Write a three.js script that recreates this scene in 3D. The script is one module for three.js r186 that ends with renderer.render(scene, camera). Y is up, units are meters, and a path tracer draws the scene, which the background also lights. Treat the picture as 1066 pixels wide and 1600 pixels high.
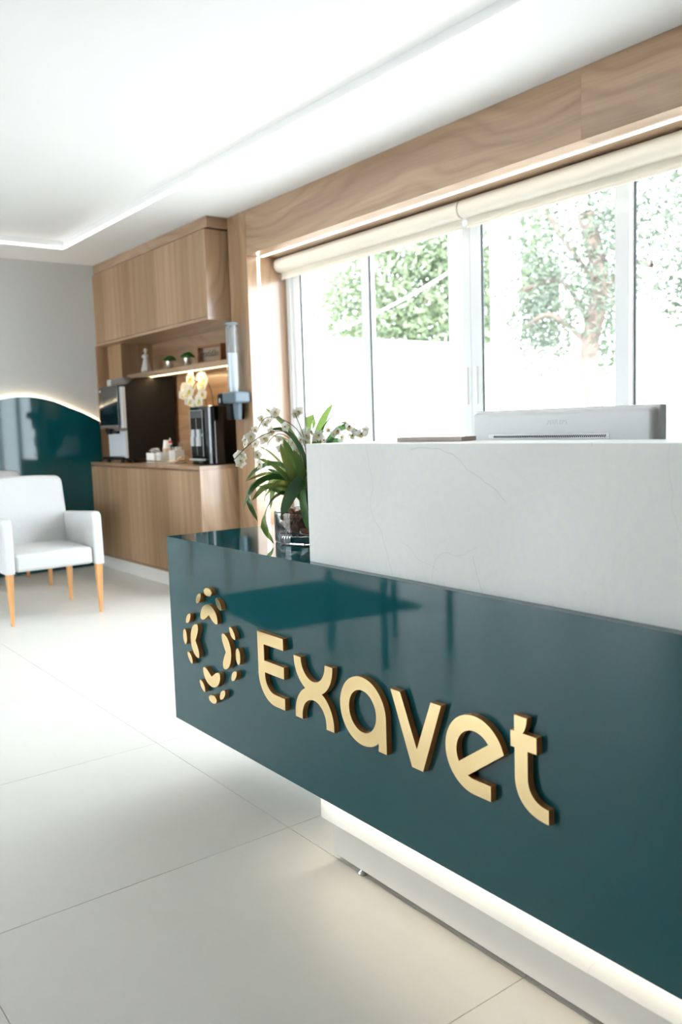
import * as THREE from 'three';
import { RoundedBoxGeometry } from 'three/addons/geometries/RoundedBoxGeometry.js';
import { TextGeometry } from 'three/addons/geometries/TextGeometry.js';
import { FontLoader } from 'three/addons/loaders/FontLoader.js';
import { RectAreaLightUniformsLib } from 'three/addons/lights/RectAreaLightUniformsLib.js';
import { mergeGeometries } from 'three/addons/utils/BufferGeometryUtils.js';

// ---------------------------------------------------------------- camera, sky, sun, exposure
const scene = new THREE.Scene();
const camera = new THREE.PerspectiveCamera(2 * Math.atan(800 / 1335.7) * 180 / Math.PI, 1066 / 1600, 0.05, 200);
{
  const yaw = 0.9251956, pitch = 0.1013382, roll = -0.0316741;
  const f = new THREE.Vector3(-Math.sin(yaw) * Math.cos(pitch), -Math.sin(pitch), -Math.cos(yaw) * Math.cos(pitch));
  const r = new THREE.Vector3(Math.cos(yaw), 0, -Math.sin(yaw)), u = r.clone().cross(f);
  const r2 = r.clone().multiplyScalar(Math.cos(roll)).addScaledVector(u, Math.sin(roll));
  const u2 = u.clone().multiplyScalar(Math.cos(roll)).addScaledVector(r, -Math.sin(roll));
  camera.quaternion.setFromRotationMatrix(new THREE.Matrix4().makeBasis(r2, u2, f.clone().negate()));
  camera.position.set(0, 1.18, 0);
  camera.focus = 2.3; camera.userData.fStop = 3.6;
}
const renderer = new THREE.WebGLRenderer({ antialias: true });
renderer.toneMapping = THREE.LinearToneMapping;
renderer.toneMappingExposure = 1.95;
renderer.shadowMap.enabled = true;
RectAreaLightUniformsLib.init();
scene.background = new THREE.Color().setRGB(0.82, 0.92, 1.0);      // bright, evenly overcast-white sky
scene.backgroundIntensity = 6.5;
const sun = new THREE.DirectionalLight(new THREE.Color().setRGB(1, 0.95, 0.86), 6.5);
sun.position.set(7, 12, 6); sun.target.position.set(-5, 0, -8);
sun.castShadow = true; sun.shadow.mapSize.set(2048, 2048);
Object.assign(sun.shadow.camera, { left: -16, right: 16, top: 16, bottom: -16, near: 0.5, far: 60 });
scene.add(sun, sun.target);

// ---------------------------------------------------------------- helpers
let seed = 20240611;
const rnd = () => { seed |= 0; seed = seed + 0x6D2B79F5 | 0; let t = Math.imul(seed ^ seed >>> 15, 1 | seed); t = t + Math.imul(t ^ t >>> 7, 61 | t) ^ t; return ((t ^ t >>> 14) >>> 0) / 4294967296; };
const rr = (a, b) => a + (b - a) * rnd();
const V = (x, y, z) => new THREE.Vector3(x, y, z);
const hash = (x, y, s) => { let h = Math.imul(x, 374761393) + Math.imul(y, 668265263) + Math.imul(s, 1274126177) | 0; h = Math.imul(h ^ h >>> 13, 1274126177); return ((h ^ h >>> 16) >>> 0) / 4294967296; };
function pn(x, y, px, py, s) {                       // periodic value noise, -1..1
  const xi = Math.floor(x), yi = Math.floor(y), fx = x - xi, fy = y - yi, u = fx * fx * (3 - 2 * fx), v = fy * fy * (3 - 2 * fy);
  const m = (a, n) => ((a % n) + n) % n, x0 = m(xi, px), x1 = m(xi + 1, px), y0 = m(yi, py), y1 = m(yi + 1, py);
  return 2 * ((hash(x0, y0, s) * (1 - u) + hash(x1, y0, s) * u) * (1 - v) + (hash(x0, y1, s) * (1 - u) + hash(x1, y1, s) * u) * v) - 1;
}
function fbm(u, v, fx, fy, s, oct = 3) { let a = 0, k = 0.6; for (let o = 0; o < oct; o++) { a += k * pn(u * fx, v * fy, fx, fy, s + o * 17); fx *= 2; fy *= 2; k *= 0.5; } return a; }
function dataTex(n, sx, sy, fn, srgb = true) {       // sx, sy: metres the picture covers
  const d = new Uint8Array(n * n * 4);
  for (let j = 0; j < n; j++) for (let i = 0; i < n; i++) { const c = fn((i + 0.5) / n, (j + 0.5) / n), o = (j * n + i) * 4; d[o] = c[0]; d[o + 1] = c[1]; d[o + 2] = c[2]; d[o + 3] = 255; }
  const t = new THREE.DataTexture(d, n, n); t.wrapS = t.wrapT = THREE.RepeatWrapping; t.magFilter = THREE.LinearFilter; t.minFilter = THREE.LinearMipmapLinearFilter; t.generateMipmaps = true;
  if (srgb) t.colorSpace = THREE.SRGBColorSpace; t.repeat.set(1 / sx, 1 / sy); t.needsUpdate = true; return t;
}
const std = (o) => new THREE.MeshStandardMaterial(o), phy = (o) => new THREE.MeshPhysicalMaterial(o);
const lin = (r, g, b) => new THREE.Color().setRGB(r, g, b);
const nameCount = {};
const numbered = (n) => { const k = nameCount[n] = (nameCount[n] ?? -1) + 1; return k ? `${n}_${String(k).padStart(3, '0')}` : n; };
function shadows(o) { o.traverse((m) => { if (m.isMesh) { m.castShadow = true; m.receiveShadow = true; } }); return o; }
function part(parent, name, geo, m, x = 0, y = 0, z = 0) { const o = new THREE.Mesh(geo, m); o.name = name; o.position.set(x, y, z); o.castShadow = o.receiveShadow = true; parent.add(o); return o; }
function thing(name, label, category, x = 0, y = 0, z = 0, group) {
  const o = new THREE.Group(); o.name = numbered(name); o.position.set(x, y, z); o.userData = { label, category }; if (group) o.userData.group = group; scene.add(o); return o;
}
function single(name, label, category, geo, m, x = 0, y = 0, z = 0, group) {
  const o = part(scene, numbered(name), geo, m, x, y, z); o.userData = { label, category }; if (group) o.userData.group = group; return o;
}
function struct(name, label, category, x = 0, y = 0, z = 0) { const o = thing(name, label, category, x, y, z); o.userData.kind = 'structure'; return o; }
// uv in metres by the way each face points; v runs along the grain axis
function mapUV(g, grain = 'y', ou = 0, ov = 0) {
  const p = g.attributes.position, n = g.attributes.normal, uv = new Float32Array(p.count * 2), ax = ['x', 'y', 'z'];
  for (let i = 0; i < p.count; i++) {
    const a = [Math.abs(n.getX(i)), Math.abs(n.getY(i)), Math.abs(n.getZ(i))], k = a.indexOf(Math.max(...a)), q = { x: p.getX(i), y: p.getY(i), z: p.getZ(i) };
    let [s, t] = ax.filter((_, j) => j !== k); if (s === grain) [s, t] = [t, s];
    uv[i * 2] = q[s] + ou; uv[i * 2 + 1] = q[t] + ov;
  }
  g.setAttribute('uv', new THREE.BufferAttribute(uv, 2)); return g;
}
const moved = (g, x, y, z) => g.clone().translate(x, y, z);
// box from bounds, rounded edges e
function bb(x0, x1, y0, y1, z0, z1, e = 0.0015, grain = 'y', seg = 2) {
  const w = x1 - x0, h = y1 - y0, d = z1 - z0, r = Math.min(e, 0.49 * Math.min(w, h, d));
  const g = e > 0 ? new RoundedBoxGeometry(w, h, d, seg, r) : new THREE.BoxGeometry(w, h, d);
  g.translate((x0 + x1) / 2, (y0 + y1) / 2, (z0 + z1) / 2); return mapUV(g, grain, hash(Math.round(x0 * 100), Math.round(y0 * 100), 5) * 3, hash(Math.round(z0 * 100), Math.round(x1 * 100), 7) * 3);
}
const merge = (list) => mergeGeometries(list.map((g) => { const c = g.index ? g.toNonIndexed() : g.clone(); for (const k of Object.keys(c.attributes)) if (!['position', 'normal', 'uv', 'color'].includes(k)) c.deleteAttribute(k); return c; }), false);
function ext(shape, depth, bevel = 0, cs = 12) { return new THREE.ExtrudeGeometry(shape, { depth: depth - 2 * bevel, bevelEnabled: bevel > 0, bevelThickness: bevel, bevelSize: bevel, bevelOffset: -bevel, bevelSegments: 2, curveSegments: cs }).translate(0, 0, bevel); }
const poly = (pts) => { const s = new THREE.Shape(); pts.forEach(([x, y], i) => i ? s.lineTo(x, y) : s.moveTo(x, y)); s.closePath(); return s; };
const tube = (pts, r, n = 24, rad = 8, closed = false) => new THREE.TubeGeometry(new THREE.CatmullRomCurve3(pts, closed), n, r, rad, closed);
const lathe = (pts, n = 32) => new THREE.LatheGeometry(pts.map(([x, y]) => new THREE.Vector2(x, y)), n);
function paint(g, fn) { const p = g.attributes.position, c = new Float32Array(p.count * 3); for (let i = 0; i < p.count; i++) { const k = fn(p.getX(i), p.getY(i), p.getZ(i)); c.set(k, i * 3); } g.setAttribute('color', new THREE.BufferAttribute(c, 3)); return g; }
function areaLight(parent, color, power, w, h, pos, look) { const l = new THREE.RectAreaLight(color, power, w, h); l.position.copy(pos); parent.add(l); l.lookAt(look); return l; }

// ---------------------------------------------------------------- materials
const woodTex = (s, figure) => dataTex(1024, 1.1, 2.2, (u, v) => {
  const w = fbm(u, v, 3, 2, s, 3) * figure, band = fbm(u + w * 0.16, v, 9, 1, s + 3, 3), line = Math.pow(0.5 + 0.5 * Math.sin((u * 11 + w * 3.2 + 0.5 * fbm(u, v, 5, 2, s + 9, 2)) * Math.PI * 2), 3);
  const fine = pn((u + w * 0.05) * 240, v * 7, 240, 7, s + 5) * 0.5 + pn((u + w * 0.08) * 70, v * 3, 70, 3, s + 6) * 0.7;
  const t = 0.5 + 0.42 * band - 0.16 * line * (0.4 + figure) + 0.16 * fine, m = (a, b) => Math.max(0, Math.min(255, a + (b - a) * t));
  return [m(146, 199), m(115, 170), m(86, 139)];
});
const woodStraight = woodTex(11, 0.12), woodFigured = woodTex(47, 0.9);
const M = {
  doorWood: phy({ color: lin(0.93, 0.90, 0.86), map: woodStraight, roughness: 0.4 }),
  wood: phy({ color: lin(0.95, 0.91, 0.87), map: woodFigured, roughness: 0.36, clearcoat: 1, clearcoatRoughness: 0.18 }),
  wall: std({ color: lin(0.64, 0.65, 0.64), roughness: 0.9 }),
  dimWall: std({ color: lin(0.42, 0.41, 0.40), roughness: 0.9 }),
  white: std({ color: lin(0.82, 0.82, 0.81), roughness: 0.85 }),
  ceiling: std({ color: lin(0.86, 0.87, 0.87), roughness: 0.9 }),
  plinth: std({ color: lin(0.74, 0.71, 0.66), roughness: 0.5 }),
  grout: std({ color: lin(0.58, 0.50, 0.42), roughness: 0.95 }),
  teal: phy({ color: lin(0.003, 0.074, 0.087), roughness: 0.05, ior: 1.54 }),
  gold: std({ color: lin(1.0, 0.76, 0.41), metalness: 1, roughness: 0.09 }),
  goldSide: std({ color: lin(0.50, 0.235, 0.075), metalness: 0.35, roughness: 0.4 }),
  alu: std({ color: lin(0.88, 0.90, 0.91), roughness: 0.4 }),
  gasket: std({ color: lin(0.02, 0.03, 0.03), roughness: 0.7 }),
  glass: phy({ color: 0xffffff, transmission: 1, thickness: 0, roughness: 0, ior: 1.45 }),
  blind: phy({ color: lin(0.86, 0.82, 0.72), roughness: 0.5, transmission: 0.15, thickness: 0 }),
  black: phy({ color: lin(0.010, 0.010, 0.010), roughness: 0.5, specularIntensity: 0.5 }),
  gloss: phy({ color: lin(0.006, 0.007, 0.008), roughness: 0.12, clearcoat: 0.6 }),
  silver: std({ color: lin(0.55, 0.55, 0.54), metalness: 0.35, roughness: 0.4 }),
  paleGrey: std({ color: lin(0.56, 0.58, 0.60), roughness: 0.45 }),
  smoke: std({ color: lin(0.17, 0.145, 0.13), roughness: 0.4 }),
  offWhite: std({ color: lin(0.80, 0.79, 0.76), roughness: 0.5 }),
  paper: std({ color: lin(0.84, 0.84, 0.82), roughness: 0.8 }),
  plasticWhite: std({ color: lin(0.92, 0.92, 0.91), roughness: 0.4 }),
  steel: std({ color: lin(0.62, 0.62, 0.60), metalness: 1, roughness: 0.3 }),
  beech: std({ map: dataTex(256, 0.12, 0.5, (u, v) => { const t = 0.5 + 0.5 * fbm(u, v, 12, 2, 81, 3); return [205 + 30 * t, 150 + 26 * t, 92 + 22 * t]; }), roughness: 0.45 }),
  brownFrame: std({ color: lin(0.30, 0.12, 0.045), roughness: 0.5 }),
  red: std({ color: lin(0.6, 0.03, 0.04), roughness: 0.4 }),
  ink: std({ color: lin(0.02, 0.018, 0.015), roughness: 0.8 }),
};
const noiseBump = dataTex(512, 0.5, 0.5, (u, v) => { const t = 128 + 90 * fbm(u, v, 40, 40, 91, 3); return [t, t, t]; }, false);
M.leather = phy({ color: lin(0.66, 0.66, 0.65), roughness: 0.48, bumpMap: noiseBump, bumpScale: 0.0006 });
const tileTex = dataTex(1024, 1.8, 1.8, (u, v) => { const t = fbm(u, v, 4, 4, 61, 4) * 3.2 + fbm(u, v, 60, 60, 66, 2) * 1.2; return [231 + t, 228 + t, 221 + t * 1.1]; });
M.tile = phy({ map: tileTex, roughness: 0.38, specularIntensity: 0.8 });
// pale stone with thin veins
const marbleTex = (() => {
  const c = document.createElement('canvas'); c.width = c.height = 2048; const g = c.getContext('2d');
  g.fillStyle = 'rgb(240,238,233)'; g.fillRect(0, 0, 2048, 2048);
  for (let i = 0; i < 240; i++) { const x = rr(0, 2048), y = rr(0, 2048), r = rr(60, 320); const k = rnd() < 0.5 ? '229,229,225' : '243,243,240'; const q = g.createRadialGradient(x, y, 0, x, y, r); q.addColorStop(0, `rgba(${k},0.35)`); q.addColorStop(1, `rgba(${k},0)`); g.fillStyle = q; g.fillRect(x - r, y - r, 2 * r, 2 * r); }
  const vein = (x, y, a, len, w, al, col) => { g.lineWidth = w; g.strokeStyle = `rgba(${col},${al})`; let a0 = a; g.beginPath(); g.moveTo(x, y); for (let k = 0; k < len; k++) { a += (a0 - a) * 0.25 + rr(-0.4, 0.4); if (rnd() < 0.06) a0 += rr(-0.6, 0.6); x += Math.cos(a) * 16; y += Math.sin(a) * 16; g.lineTo(x, y); } g.stroke(); };
  for (let i = 0; i < 22; i++) vein(rr(0, 2048), rr(0, 2048), rnd() < 0.6 ? rr(0.25, 0.75) : rr(1.6, 2.2), Math.floor(rr(22, 70)), rr(1.2, 2.6), rr(0.14, 0.36), rnd() < 0.35 ? '190,176,158' : '178,180,174');
  const t = new THREE.CanvasTexture(c); t.wrapS = t.wrapT = THREE.RepeatWrapping; t.colorSpace = THREE.SRGBColorSpace; t.repeat.set(1 / 1.7, 1 / 1.7); return t;
})();
M.marble = phy({ map: marbleTex, roughness: 0.42, specularIntensity: 0.7 });
const glow = (r, g, b, k) => std({ color: lin(0.8, 0.8, 0.8), emissive: lin(r, g, b), emissiveIntensity: k, roughness: 0.6 });
M.ledCool = glow(1, 0.97, 0.91, 1.3); M.ledWindow = glow(1, 0.97, 0.92, 1.6); M.ledWarm = glow(1, 0.72, 0.36, 4); M.ledDesk = glow(1, 0.88, 0.70, 1.8);

// ---------------------------------------------------------------- the room
const CEIL = 2.632, WX = -7.383, ZP = -3.0905, ZG = -3.45, XR = 4.6, ZF = 3.2;
const floor = struct('floor', 'ivory square tiled floor with thin brown joints', 'floor');
part(floor, 'floor_slab', bb(WX - 0.2, XR + 0.2, -0.2, -0.0025, ZG, ZF + 0.2, 0), M.grout);
{
  const gx = -1.148, gz = -1.312, s = 0.9005, j = 0.0009, geos = {};
  for (let i = -8; i < 8; i++) for (let k = -4; k < 7; k++) {
    const x0 = Math.max(WX, gx + i * s + j), x1 = Math.min(XR, gx + (i + 1) * s - j), z0 = Math.max(ZG + 0.01, gz + k * s + j), z1 = Math.min(ZF, gz + (k + 1) * s - j);
    if (x1 - x0 < 0.02 || z1 - z0 < 0.02) continue;
    const key = [x1 - x0, z1 - z0].map((q) => q.toFixed(4)).join();
    geos[key] ??= mapUV(new RoundedBoxGeometry(x1 - x0, 0.012, z1 - z0, 1, 0.0008), 'z', rr(0, 2), rr(0, 2));
    part(floor, 'floor_tile', geos[key], M.tile, (x0 + x1) / 2, -0.006, (z0 + z1) / 2);
  }
}
const wallLeft = struct('wall_left', 'plain light grey painted wall behind the armchairs', 'wall');
part(wallLeft, 'wall_surface', bb(WX - 0.2, WX, -0.2, 2.95, ZG, ZF + 0.2, 0), M.wall);
const wallRight = struct('wall_right', 'plain grey wall beyond the reception desk', 'wall');
part(wallRight, 'wall_surface', bb(XR, XR + 0.2, -0.2, 2.95, ZG, ZF + 0.2, 0), M.dimWall);
const wallFront = struct('wall_front', 'plain grey wall behind the photographer', 'wall');
part(wallFront, 'wall_surface', merge([bb(WX - 0.2, -7.1, -0.2, 2.95, ZF, ZF + 0.2, 0), bb(-3.5, XR + 0.2, -0.2, 2.95, ZF, ZF + 0.2, 0), bb(-7.1, -3.5, 2.35, 2.95, ZF, ZF + 0.2, 0)]), M.dimWall);
const entrance = struct('door_1', 'white framed glass entrance doors mirrored in the desk', 'door');
for (let k = 0; k < 4; k++) {
  const x0 = -7.1 + k * 0.9, x1 = x0 + 0.9, leaf = part(entrance, 'door_leaf', merge([bb(x0, x0 + 0.05, 0, 2.35, ZF + 0.08, ZF + 0.12, 0.002), bb(x1 - 0.05, x1, 0, 2.35, ZF + 0.08, ZF + 0.12, 0.002), bb(x0 + 0.05, x1 - 0.05, 0, 0.08, ZF + 0.08, ZF + 0.12, 0.002), bb(x0 + 0.05, x1 - 0.05, 2.27, 2.35, ZF + 0.08, ZF + 0.12, 0.002)]), M.alu);
  part(leaf, 'pane', new THREE.PlaneGeometry(0.8, 2.19), M.glass, (x0 + x1) / 2, 1.175, ZF + 0.1);
}
// window wall
const WL = -5.071, WR = -1.53, SILL = 0.45, SOF = 2.338;
const wallBack = struct('wall_back', 'white wall around the big window', 'wall');
part(wallBack, 'wall_surface', merge([bb(WX - 0.2, -5.31, -0.2, 2.95, ZG - 0.15, ZG + 0.13, 0), bb(WR + 0.26, XR + 0.2, -0.2, 2.95, ZG - 0.15, ZP, 0), bb(-5.31, WR + 0.26, -0.2, SILL - 0.03, ZG - 0.15, ZG + 0.02, 0), bb(-5.31, WR + 0.26, CEIL, 2.95, ZG - 0.15, ZP - 0.03, 0), bb(-5.31, WR + 0.26, SOF + 0.02, CEIL, ZG - 0.15, ZG + 0.02, 0)]), M.white);
const trim = struct('trim_1', 'walnut wood surround framing the big window', 'window surround');
part(trim, 'pillar_board', bb(-5.31, WL, 0, CEIL - 0.001, ZG - 0.05, ZP, 0.001, 'y'), M.wood);
part(trim, 'pillar_board', bb(WR, WR + 0.26, 0, CEIL - 0.001, ZG - 0.05, ZP, 0.001, 'y'), M.wood);
part(trim, 'header_board', bb(WL + 0.001, -2.3434, SOF, CEIL - 0.001, ZG - 0.05, ZP - 0.001, 0.0004, 'x'), M.wood);
part(trim, 'header_board', bb(-2.3430, WR - 0.001, SOF, CEIL - 0.001, ZG - 0.05, ZP - 0.001, 0.0004, 'x'), M.wood);
const sill = struct('trim_2', 'walnut window sill board below the sliding window', 'window sill');
part(sill, 'sill_board', bb(WL + 0.001, WR - 0.001, SILL - 0.03, SILL, ZG - 0.05, ZP + 0.02, 0.002, 'x'), M.wood);
// ceiling: lower border and raised middle with a light line on the step
const CX0 = -6.85, CX1 = 4.0, CZ0 = -2.484, CZ1 = 2.6, CUP = 2.70;
const ceiling = struct('ceiling', 'smooth white ceiling with a raised middle field', 'ceiling');
part(ceiling, 'border_field', merge([bb(WX - 0.2, CX0, CEIL, 2.95, ZG - 0.15, ZF + 0.2, 0), bb(CX1, XR + 0.2, CEIL, 2.95, ZG - 0.15, ZF + 0.2, 0), bb(CX0, CX1, CEIL, 2.95, ZP - 0.03, CZ0, 0), bb(CX0, CX1, CEIL, 2.95, CZ1, ZF + 0.2, 0)]), M.ceiling);
part(ceiling, 'raised_field', bb(CX0, CX1, CUP, 2.95, CZ0, CZ1, 0), M.ceiling);
const strips = [['far end', CX0 + 0.003, (CZ0 + CZ1) / 2, CZ1 - CZ0, 1, 0, 'white ceiling light line along the grey wall side'], ['', CX1 - 0.003, (CZ0 + CZ1) / 2, CZ1 - CZ0, -1, 0, 'white ceiling light line at the far right step'], ['', (CX0 + CX1) / 2, CZ0 + 0.003, CX1 - CX0, 0, 1, 'long white ceiling light line parallel to the window'], ['', (CX0 + CX1) / 2, CZ1 - 0.003, CX1 - CX0, 0, -1, 'white ceiling light line opposite the window side']];
for (const [, x, z, len, dx, dz, label] of strips) {
  const t = thing('ceiling_light_strip', label, 'light strip', x, CEIL + 0.003, z, 'ceiling light lines');
  const w = dx ? 0.006 : len - 0.02, d = dx ? len - 0.02 : 0.006;
  part(t, 'diffuser', bb(-w / 2, w / 2, 0, 0.017, -d / 2, d / 2, 0), M.ledCool);
  areaLight(t, lin(1, 0.96, 0.90), 0.5, len - 0.04, 0.02, V(dx * 0.006, 0.01, dz * 0.006), V(x + dx, CEIL + 0.003 - 0.35, z + dz));
}

// ---------------------------------------------------------------- window, blinds, light lines round it
const win = struct('window_1', 'large white aluminium sliding window with four sashes', 'window');
part(win, 'window_frame', merge([bb(WL, WL + 0.05, SILL, SOF, -3.45, -3.40, 0.002), bb(WR - 0.05, WR, SILL, SOF, -3.45, -3.40, 0.002), bb(WL, WR, SILL, SILL + 0.05, -3.45, -3.40, 0.002), bb(WL, WR, SOF - 0.05, SOF, -3.45, -3.40, 0.002)]), M.alu);
function sash(x0, x1, l, r, z, hs) {
  const g = new THREE.Group(); g.name = 'sash'; win.add(g);
  const y0 = SILL + 0.05, y1 = SOF - 0.05;
  part(g, 'sash_frame', merge([bb(x0, x0 + l, y0, y1, z, z + 0.024, 0.002), bb(x1 - r, x1, y0, y1, z, z + 0.024, 0.002), bb(x0, x1, y0, y0 + 0.07, z, z + 0.024, 0.002), bb(x0, x1, y1 - 0.07, y1, z, z + 0.024, 0.002)]), M.alu);
  part(g, 'gasket', merge([bb(x0 + l, x0 + l + 0.006, y0 + 0.07, y1 - 0.07, z + 0.008, z + 0.020, 0), bb(x1 - r - 0.004, x1 - r, y0 + 0.07, y1 - 0.07, z + 0.008, z + 0.012, 0)]), M.gasket);
  part(g, 'pane', new THREE.PlaneGeometry(x1 - r - x0 - l, y1 - y0 - 0.14), M.glass, (x0 + l + x1 - r) / 2, (y0 + y1) / 2, z + 0.011);
  if (hs) part(g, 'handle', bb(hs - 0.011, hs + 0.011, 1.27, 1.47, z + 0.022, z + 0.032, 0.004), M.plasticWhite);
}
sash(WL + 0.045, -4.160, 0.085, 0.075, -3.449, 0);
sash(-4.235, -3.300, 0.075, 0.062, -3.424, -3.332);
sash(-3.298, -2.32, 0.078, 0.075, -3.424, -3.262);
sash(-2.40, WR - 0.045, 0.085, 0.085, -3.449, 0);

function blind(x0, x1, label, chainSide) {
  const t = thing('roller_blind', label, 'blind', (x0 + x1) / 2, SOF, -3.345, 'cream roller blinds rolled up over the window'), L = x1 - x0;
  const s = new THREE.Shape(); const w = 0.05, h = 0.095, r = 0.044;
  s.moveTo(-w + 0.01, 0); s.lineTo(w - r, 0); s.absarc(w - r, -r, r, Math.PI / 2, 0, true); s.lineTo(w, -h + r); s.absarc(w - r, -h + r, r, 0, -Math.PI / 2, true); s.lineTo(-w + 0.01, -h); s.closePath();
  part(t, 'rolled_fabric', ext(s, L, 0.004, 10).rotateY(-Math.PI / 2).translate(L / 2, -0.003, 0), M.blind);
  part(t, 'hanging_fabric', bb(-L / 2 + 0.012, L / 2 - 0.012, -0.135, -0.09, -0.012, -0.0095, 0), M.blind);
  part(t, 'bottom_bar', bb(-L / 2 + 0.012, L / 2 - 0.012, -0.147, -0.130, -0.018, -0.004, 0.005), M.blind);
  const beads = []; for (let k = 0; k < 42; k++) beads.push(new THREE.SphereGeometry(0.0032, 6, 5).translate(chainSide * (L / 2 - 0.014), -0.12 - k * 0.017, 0.012));
  part(t, 'bead_chain', merge(beads), M.smoke);
}
blind(WL + 0.012, -3.292, 'cream roller blind rolled up on the left, nearest the wood pillar', -1);
blind(-3.284, WR - 0.012, 'cream roller blind rolled up on the right, above the monitor', 1);
{
  const t = thing('window_light_strip', 'white light line under the wooden window header', 'light strip', 0, SOF, -3.205);
  part(t, 'diffuser', bb(WL + 0.01, WR - 0.01, -0.004, 0.004, -0.011, 0.011, 0), M.ledWindow);
  areaLight(t, lin(1, 0.95, 0.87), 4, WR - WL - 0.06, 0.02, V((WL + WR) / 2, -0.006, 0), V((WL + WR) / 2, 0, -3.205));
  const u = thing('window_light_strip', 'vertical white light line down the wooden window jamb', 'light strip', WL, 0, -3.18);
  part(u, 'diffuser', bb(-0.003, 0.004, SILL + 0.01, SOF - 0.005, -0.009, 0.009, 0), M.ledWindow);
  areaLight(u, lin(1, 0.95, 0.87), 3, 0.016, SOF - SILL - 0.05, V(0.006, (SOF + SILL) / 2, 0), V(0, (SOF + SILL) / 2, -3.18));
}

// ---------------------------------------------------------------- cabinets and niche
const CR = -5.327;
{
  const t = thing('wall_cabinet', 'walnut wall cabinet with two flush doors under the ceiling', 'cabinet', 0, 0, 0);
  part(t, 'cabinet_body', merge([bb(WX, CR, 1.934, 1.956, -3.305, -2.916, 0.001, 'x'), bb(CR - 0.02, CR, 1.9565, 2.545, -3.305, -2.916, 0.001), bb(WX, WX + 0.02, 1.9565, 2.545, -3.305, -2.916, 0.001), bb(WX + 0.02, CR - 0.02, 2.527, 2.545, -3.305, -2.916, 0.001, 'x'), bb(WX + 0.02, CR - 0.02, 1.956, 2.527, -3.305, -2.94, 0)]), M.wood);
  for (const [a, b] of [[WX + 0.021, -6.358], [-6.356, CR - 0.024]]) part(t, 'door', bb(a, b, 1.960, 2.541, -2.936, -2.9155, 0.0012), M.doorWood);
  part(t, 'cornice', bb(WX, CR + 0.012, 2.556, CEIL - 0.001, -3.30, -2.932, 0.001, 'x'), M.wood);
}
{
  const t = thing('display_niche', 'walnut lined niche with one lit shelf above the coffee counter', 'niche', 0, 0, 0);
  part(t, 'back_panel', bb(WX, -5.31, 0.926, 1.934, -3.32, -3.305, 0, 'x'), M.wood);
  part(t, 'side_panel', bb(WX, WX + 0.02, 0.9265, 1.9335, -3.02, -2.905, 0.001), M.wood);
  part(t, 'corner_box', bb(WX, -7.07, 0.9265, 1.9335, -3.304, -3.012, 0.001), M.doorWood);
  const sh = part(t, 'shelf', bb(-7.069, -5.311, 1.626, 1.668, -3.304, -3.055, 0.001, 'x'), M.wood);
  part(sh, 'light_strip', bb(-7.06, -5.32, 1.6215, 1.6275, -3.082, -3.070, 0), M.ledWarm);
  areaLight(t, lin(1, 0.68, 0.34), 40, 1.7, 0.012, V(-6.19, 1.62, -3.076), V(-6.19, 0, -3.15));
}
{
  const t = thing('base_cabinet', 'walnut base cabinet with countertop holding the coffee machine', 'cabinet', 0, 0, 0);
  part(t, 'countertop', bb(WX + 0.031, CR, 0.899, 0.926, -3.305, -2.795, 0.0012, 'x'), M.wood);
  part(t, 'cabinet_body', merge([bb(CR - 0.022, CR, 0.112, 0.8985, -3.305, -2.797, 0.001), bb(WX + 0.031, CR - 0.022, 0.112, 0.128, -3.305, -2.797, 0.001, 'x'), bb(WX + 0.031, CR - 0.022, 0.128, 0.893, -3.305, -2.822, 0)]), M.wood);
  const xs = [WX + 0.033, -6.706, -6.028, CR - 0.024];
  for (let k = 0; k < 3; k++) part(t, 'door', bb(xs[k] + 0.0008, xs[k + 1] - 0.0008, 0.131, 0.889, -2.818, -2.7975, 0.0012), M.doorWood);
  part(t, 'plinth', bb(WX + 0.031, CR, 0.0005, 0.112, -3.305, -2.83, 0.001), M.plinth);
}

// ---------------------------------------------------------------- arched teal wall panel with halo
{
  const ctrl = [[-2.900, 1.280], [-2.86, 1.300], [-2.751, 1.357], [-2.654, 1.397], [-2.5, 1.459], [-2.35, 1.493], [-2.215, 1.500], [-2.057, 1.479], [-1.8, 1.39], [-1.5, 1.22], [-1.15, 1.06], [-0.8, 1.0], [-0.45, 1.02]];
  const curve = new THREE.SplineCurve(ctrl.map(([z, y]) => new THREE.Vector2(-z, y)));
  const pts = curve.getPoints(90), s = new THREE.Shape(); s.moveTo(0.45, 0.004); s.lineTo(2.90, 0.004); pts.forEach((p) => s.lineTo(p.x, p.y)); s.closePath();
  const t = thing('wall_panel', 'glossy dark teal wave-topped wall panel with glowing rim', 'wall panel', WX + 0.017, 0, 0);
  part(t, 'panel', ext(s, 0.012, 0.0015).rotateY(Math.PI / 2).translate(0, 0, 0), M.teal);
  part(t, 'rear_batten', bb(-0.0165, 0, 0.05, 0.95, -2.85, -0.5, 0), M.grout);
  const lp = pts.map((p) => V(-0.008, p.y - 0.015, -p.x));
  part(t, 'light_strip', tube(lp, 0.004, 120, 6), M.ledWarm);
  for (let k = 0; k < 60; k += 2) { const a = lp[k], b = lp[k + 2], m = a.clone().add(b).multiplyScalar(0.5), n = V(-0.6, 1, 0); m.y += 0.006; m.x -= 0.002; areaLight(t, lin(1, 0.80, 0.54), 26, a.distanceTo(b), 0.01, m, m.clone().add(V(WX + 0.017, 0, 0)).add(n)); }
}

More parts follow.
